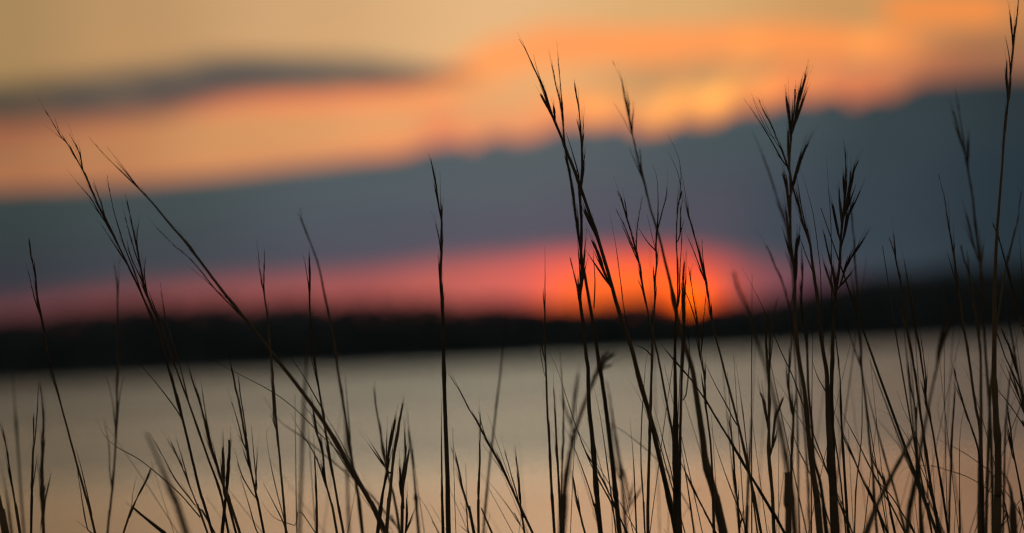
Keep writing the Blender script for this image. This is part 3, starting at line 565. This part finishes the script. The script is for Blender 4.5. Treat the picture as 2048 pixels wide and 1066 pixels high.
def spikes(mb, P, lo, hi, dens, spread, sc, rnd, size=1.0):
    """spikelets hugging the rod P (listed from the tip down) between indices lo and hi, pointing to the tip"""
    acc = 0.0; phase = rnd.uniform(0, 6.28)
    for i in range(lo, hi):
        seg = P[i] - P[i + 1]; L = seg.length
        if L < 1e-7: continue
        acc += L / (100.0 * sc) * dens
        while acc > 0:
            acc -= 1.0 * rnd.uniform(0.6, 1.4)
            f = (i - lo) / max(1, hi - lo)
            if f < 0.22 and rnd.random() > 0.25 + 3.0 * f: continue
            t = seg.normalized()
            phase += 2.4 + rnd.uniform(-.6, .6)
            a = t.orthogonal().normalized(); b = t.cross(a)
            out = a * math.cos(phase) + b * math.sin(phase)
            ang = math.radians(max(0.5, rnd.gauss(spread * 0.40, spread * 0.20) * (0.6 + 0.5 * f)))
            d = t * math.cos(ang) + out * math.sin(ang)
            l_ = rnd.uniform(24, 52) * sc * size * (0.6 + 0.55 * f)
            rem = sum((P[q] - P[q + 1]).length for q in range(0, i))
            l_ = min(l_, rem * 0.85 + 5 * sc)
            w_ = rnd.uniform(0.7, 1.4) * sc * (0.6 + 0.55 * f) * size
            mb.husk(P[i] + out * w_ * 0.6 + seg * rnd.uniform(-.5, .5), d, l_, w_, rnd.choice((0, rnd.uniform(10, 38))) * sc, rnd)

def to_px(s): return [tuple(float(q) for q in p.split(',')) for p in s.split()]

N_ROOT = 0
def make_stalk(row, idx):
    c = row.split('|')
    label, off, ww, head, main = c[0], float(c[1]), c[2], c[3], c[4]
    br = c[5] if len(c) > 5 else ''
    rnd = random.Random(idx * 7 + 3)
    if abs(off) < 0.07: off += rnd.uniform(-0.035, 0.035)
    Yd = FOCUS + off
    sc = PX * Yd / FOCUS
    wt, wb = (float(q) for q in ww.split(','))
    if wb <= 9: wb *= 0.82
    pts = to_px(main)
    lean = rnd.uniform(-0.04, 0.04)
    y_end = pts[-1][1]; y_top = pts[0][1]
    def dep(y): return Yd + lean * (y_end - y) / 900.0
    P = [at(x, y, dep(y)) for x, y in pts]
    # continue below the frame to the ground, straightening as it goes
    e = P[-1]; d = (P[-1] - P[-2]).normalized()
    if d.z > -0.3: d = Vector((d.x, d.y, -0.3)).normalized()
    g = bank_z(e.x, e.y)
    H = e.z - g; sx = max(-0.5, min(0.5, d.x / -d.z)) ; sy_ = 0.0
    for k in (0.2, 0.45, 0.72, 1.0):
        P.append(Vector((e.x + sx * H * (k - 0.42 * k * k), e.y + sy_, e.z - H * k - (0.02 if k == 1.0 else 0))))
    n_vis = len(pts)
    Q = catmull(P, 14 * sc)
    # resampled index range that shows
    zi = lambda yy: min(range(len(Q)), key=lambda i: abs(Q[i].z - at(pts[0][0], yy, Yd).z))
    leafy = head == '-' 
    is_blade = 'blade' in label or 'arc' in label.split()
    base = P[-1] + Vector((0, 0, 0.02))
    if not is_blade:
        root = bpy.data.objects.new('grass_stalk', None); COL.objects.link(root)
        root.location = base; root.empty_display_size = 0.05
    # stem
    nQ = len(Q)
    vis = max(i for i in range(nQ) if Q[i].z >= e.z - 1e-6) if nQ else 1
    R = []
    for i in range(nQ):
        k = min(1.0, i / max(1, vis))
        R.append(0.5 * sc * (wt + (wb - wt) * k ** (1.7 if wb > 10.5 else 0.8)))
    run = 0.0
    for i in range(nQ):
        if i: run += (Q[i] - Q[i - 1]).length
        R[i] *= min(1.0, 0.30 + 0.70 * run / (110.0 * sc)) if wt < 3 else 1.0
    jit = 0.22 * sc
    nodes = sorted(rnd.uniform(0.25, 1.0) for _ in range(3))
    for i in range(nQ):
        for nd in nodes:
            R[i] *= 1.0 + 0.28 * math.exp(-((i - nd * vis) / 1.3) ** 2)
    Qs = [q + Vector((rnd.uniform(-jit, jit), rnd.uniform(-jit, jit), 0)) if 0 < i < nQ - 1 and not is_blade else q for i, q in enumerate(Q)]
    mb = Mesh(); mb.tube(Qs, R, 6, 0.35 if is_blade else 0.9)
    if is_blade:
        root = mb.build('grass_straw', M_LEAF, None, base); root.location = base
    else:
        mb.build('stem', M_STEM, root, base)
    root['label'] = label
    root['category'] = 'grass blade' if is_blade else 'grass stalk'
    root['group'] = 'wiry grass blades on the near bank' if is_blade else 'dry grass stalks on the near bank'
    # seed head on the main rod
    if not leafy:
        rng, dens, spread = head.split(',')
        a, b = rng.rsplit('-', 1)
        lo, hi = zi(float(a)), zi(float(b))
        sh = Mesh(); spikes(sh, Qs, max(lo, 1), min(hi, nQ - 2), float(dens) * 1.95, float(spread), sc, rnd)
        # the sheath leaves that wrap the rod below each cluster
        for _ in range(max(1, int((hi - lo) / 9))):
            i = rnd.randint(lo + 1, max(lo + 2, hi - 1)); i = min(i, nQ - 3)
            t = (Qs[i] - Qs[i + 1]).normalized(); o = t.orthogonal().normalized()
            o = Matrix.Rotation(rnd.uniform(0, 6.28), 3, t) @ o
            rem = sum((Qs[q] - Qs[q + 1]).length for q in range(0, i))
            L = min(rnd.uniform(45, 95) * sc, rem * 0.8 + 4 * sc); w = rnd.uniform(1.2, 2.1) * sc
            dd = (t + o * math.tan(math.radians(rnd.uniform(0.5, 3.2)))).normalized()
            sh.tube([Qs[i], Qs[i] + dd * L * .3, Qs[i] + dd * L * .7 + o * L * .01, Qs[i] + dd * L], [w * .6, w, w * .7, w * .12], 5, 0.5)
        if sh.f: sh.build('seed_head', M_SEED, root, base)
    # explicit side shoots
    for s in [q for q in br.split(';') if q]:
        kind, bp_ = s[0], to_px(s[1:])
        dy = rnd.uniform(-0.012, 0.012)
        last = bp_[-1]
        # join the rod: end on the nearest rod point
        B = [at(x, y, dep(y) + dy * (1 - j / max(1, len(bp_) - 1))) for j, (x, y) in enumerate(bp_)]
        low = [q for q in Qs if q.z < B[-1].z - 6 * sc]
        near = min(low, key=lambda q: (q - B[-1]).length)
        if (near - B[-1]).length < 24 * sc: B.append(near)
        S = catmull(B, 9 * sc); n = len(S)
        bm_ = Mesh()
        w0, w1 = {'s': (0.45, 2.6), 'c': (0.4, 1.3), 'l': (0.5, 2.8)}[kind]
        big = 1.0 + 1.1 * max(0.0, (wt - 1.3) / 2.0) if kind == 's' else 1.0
        big = min(big, 1.9)
        bm_.tube(S, [0.5 * sc * big * (w0 + (w1 - w0) * min(1.0, 1.6 * i / max(1, n - 1))) for i in range(n)], 5, 0.4 if kind == 'l' else 0.9)
        nm = {'s': 'seed_branch', 'c': 'awn', 'l': 'leaf'}[kind]
        o = bm_.build(nm, M_LEAF if kind == 'l' else M_STEM, root, base)
        if kind == 's' and n > 4:
            sp_ = Mesh(); spikes(sp_, S, 1, n - 2, 17.0 * (1.5 if big > 1.2 else 0.75), 3.6, sc, rnd, (0.85 if big > 1.2 else 0.66) * big)
            if sp_.f:
                q = sp_.build('spikelets', M_SEED, o, base)
    return root

for idx, row in enumerate(GRASS): make_stalk(row, idx)

# hair-fine blades tangled low among the crowd towards the sunny end, one copy after another of a few shapes
rnd = random.Random(5)
protos = []
for k in range(5):
    mb = Mesh(); bend = (0.10, -0.16, 0.30, -0.34, 0.05)[k]; Hh = (0.95, 0.92, 0.90, 0.88, 0.97)[k]
    P = [Vector((bend * t * t * Hh, 0.03 * math.sin(t * 3 + k), Hh * (t - 0.10 * abs(bend) * t * t))) for t in [i / 22 for i in range(23)]]
    mb.tube(P, [(0.0006, 0.0008, 0.0005, 0.00055, 0.0010)[k] * (1 - t / 22) ** 0.6 + 0.0001 for t in range(23)], 5, 0.35)
    me = bpy.data.meshes.new('leaf_blade'); me.from_pydata([tuple(v) for v in mb.v], [], mb.f); me.update()
    me.polygons.foreach_set('use_smooth', [True] * len(me.polygons)); me.materials.append(M_LEAF)
    protos.append(me)
for k in range(236):
    o = bpy.data.objects.new('grass_wisp', protos[k % 5]); COL.objects.link(o)
    leaning = k >= 200
    if k < 165 or leaning: px = 1080 + 990 * (rnd.random() ** 0.7)
    else: px = rnd.uniform(380, 1080)
    Yd = FOCUS + rnd.choice((rnd.uniform(-0.06, 0.1), rnd.uniform(-0.06, 0.1), rnd.uniform(0.1, 0.45)))
    b = at(px, 1066, Yd)
    tilt = rnd.uniform(-0.20, 0.20) - 0.10 if not leaning else rnd.uniform(-0.55, -0.22)
    o.location = (b.x - math.tan(tilt) * 0.80, Yd, bank_z(b.x, Yd) - 0.01)
    o.rotation_euler = (rnd.uniform(-.03, .03), tilt, rnd.uniform(-0.9, 0.9))
    o.scale = (1, 1, rnd.uniform(0.84, 1.0) if k < 165 else rnd.uniform(0.82, 0.92))
    if leaning: o.scale = (2.0, 2.0, rnd.uniform(0.87, 0.97) / math.cos(tilt))
    o['label'] = 'hair-fine bare grass wisp tangled low among the stalks at the bottom'
    o['category'] = 'grass blade'; o['group'] = 'hair-fine wisps tangled at the foot of the stalks'

# turf of the bank itself, below the frame
V_, Fc = [], []
for k in range(9000):
    x = rnd.uniform(-2.6, 2.6); y = 1.2 + 6.5 * rnd.random()
    z = bank_z(x, y) - 0.02
    h = rnd.uniform(0.12, 0.42); a = rnd.uniform(0, 6.283); w = rnd.uniform(0.002, 0.005)
    l = rnd.uniform(0.05, 0.35) * h
    sx, sy2 = math.cos(a), math.sin(a)
    n0 = len(V_)
    for t in (0, .4, .75, 1):
        cx = x + sx * l * t * t; cy = y + sy2 * l * t * t; ww_ = w * (1 - t * .95)
        V_.append((cx - sy2 * ww_, cy + sx * ww_, z + h * t)); V_.append((cx + sy2 * ww_, cy - sx * ww_, z + h * t))
    for q in range(3): Fc.append((n0 + 2 * q, n0 + 2 * q + 1, n0 + 2 * q + 3, n0 + 2 * q + 2))
tf = link_mesh('grass', V_, Fc, M_TURF, smooth=False)
tf['kind'] = 'stuff'; tf['label'] = 'short turf covering the near bank'; tf['category'] = 'grass'
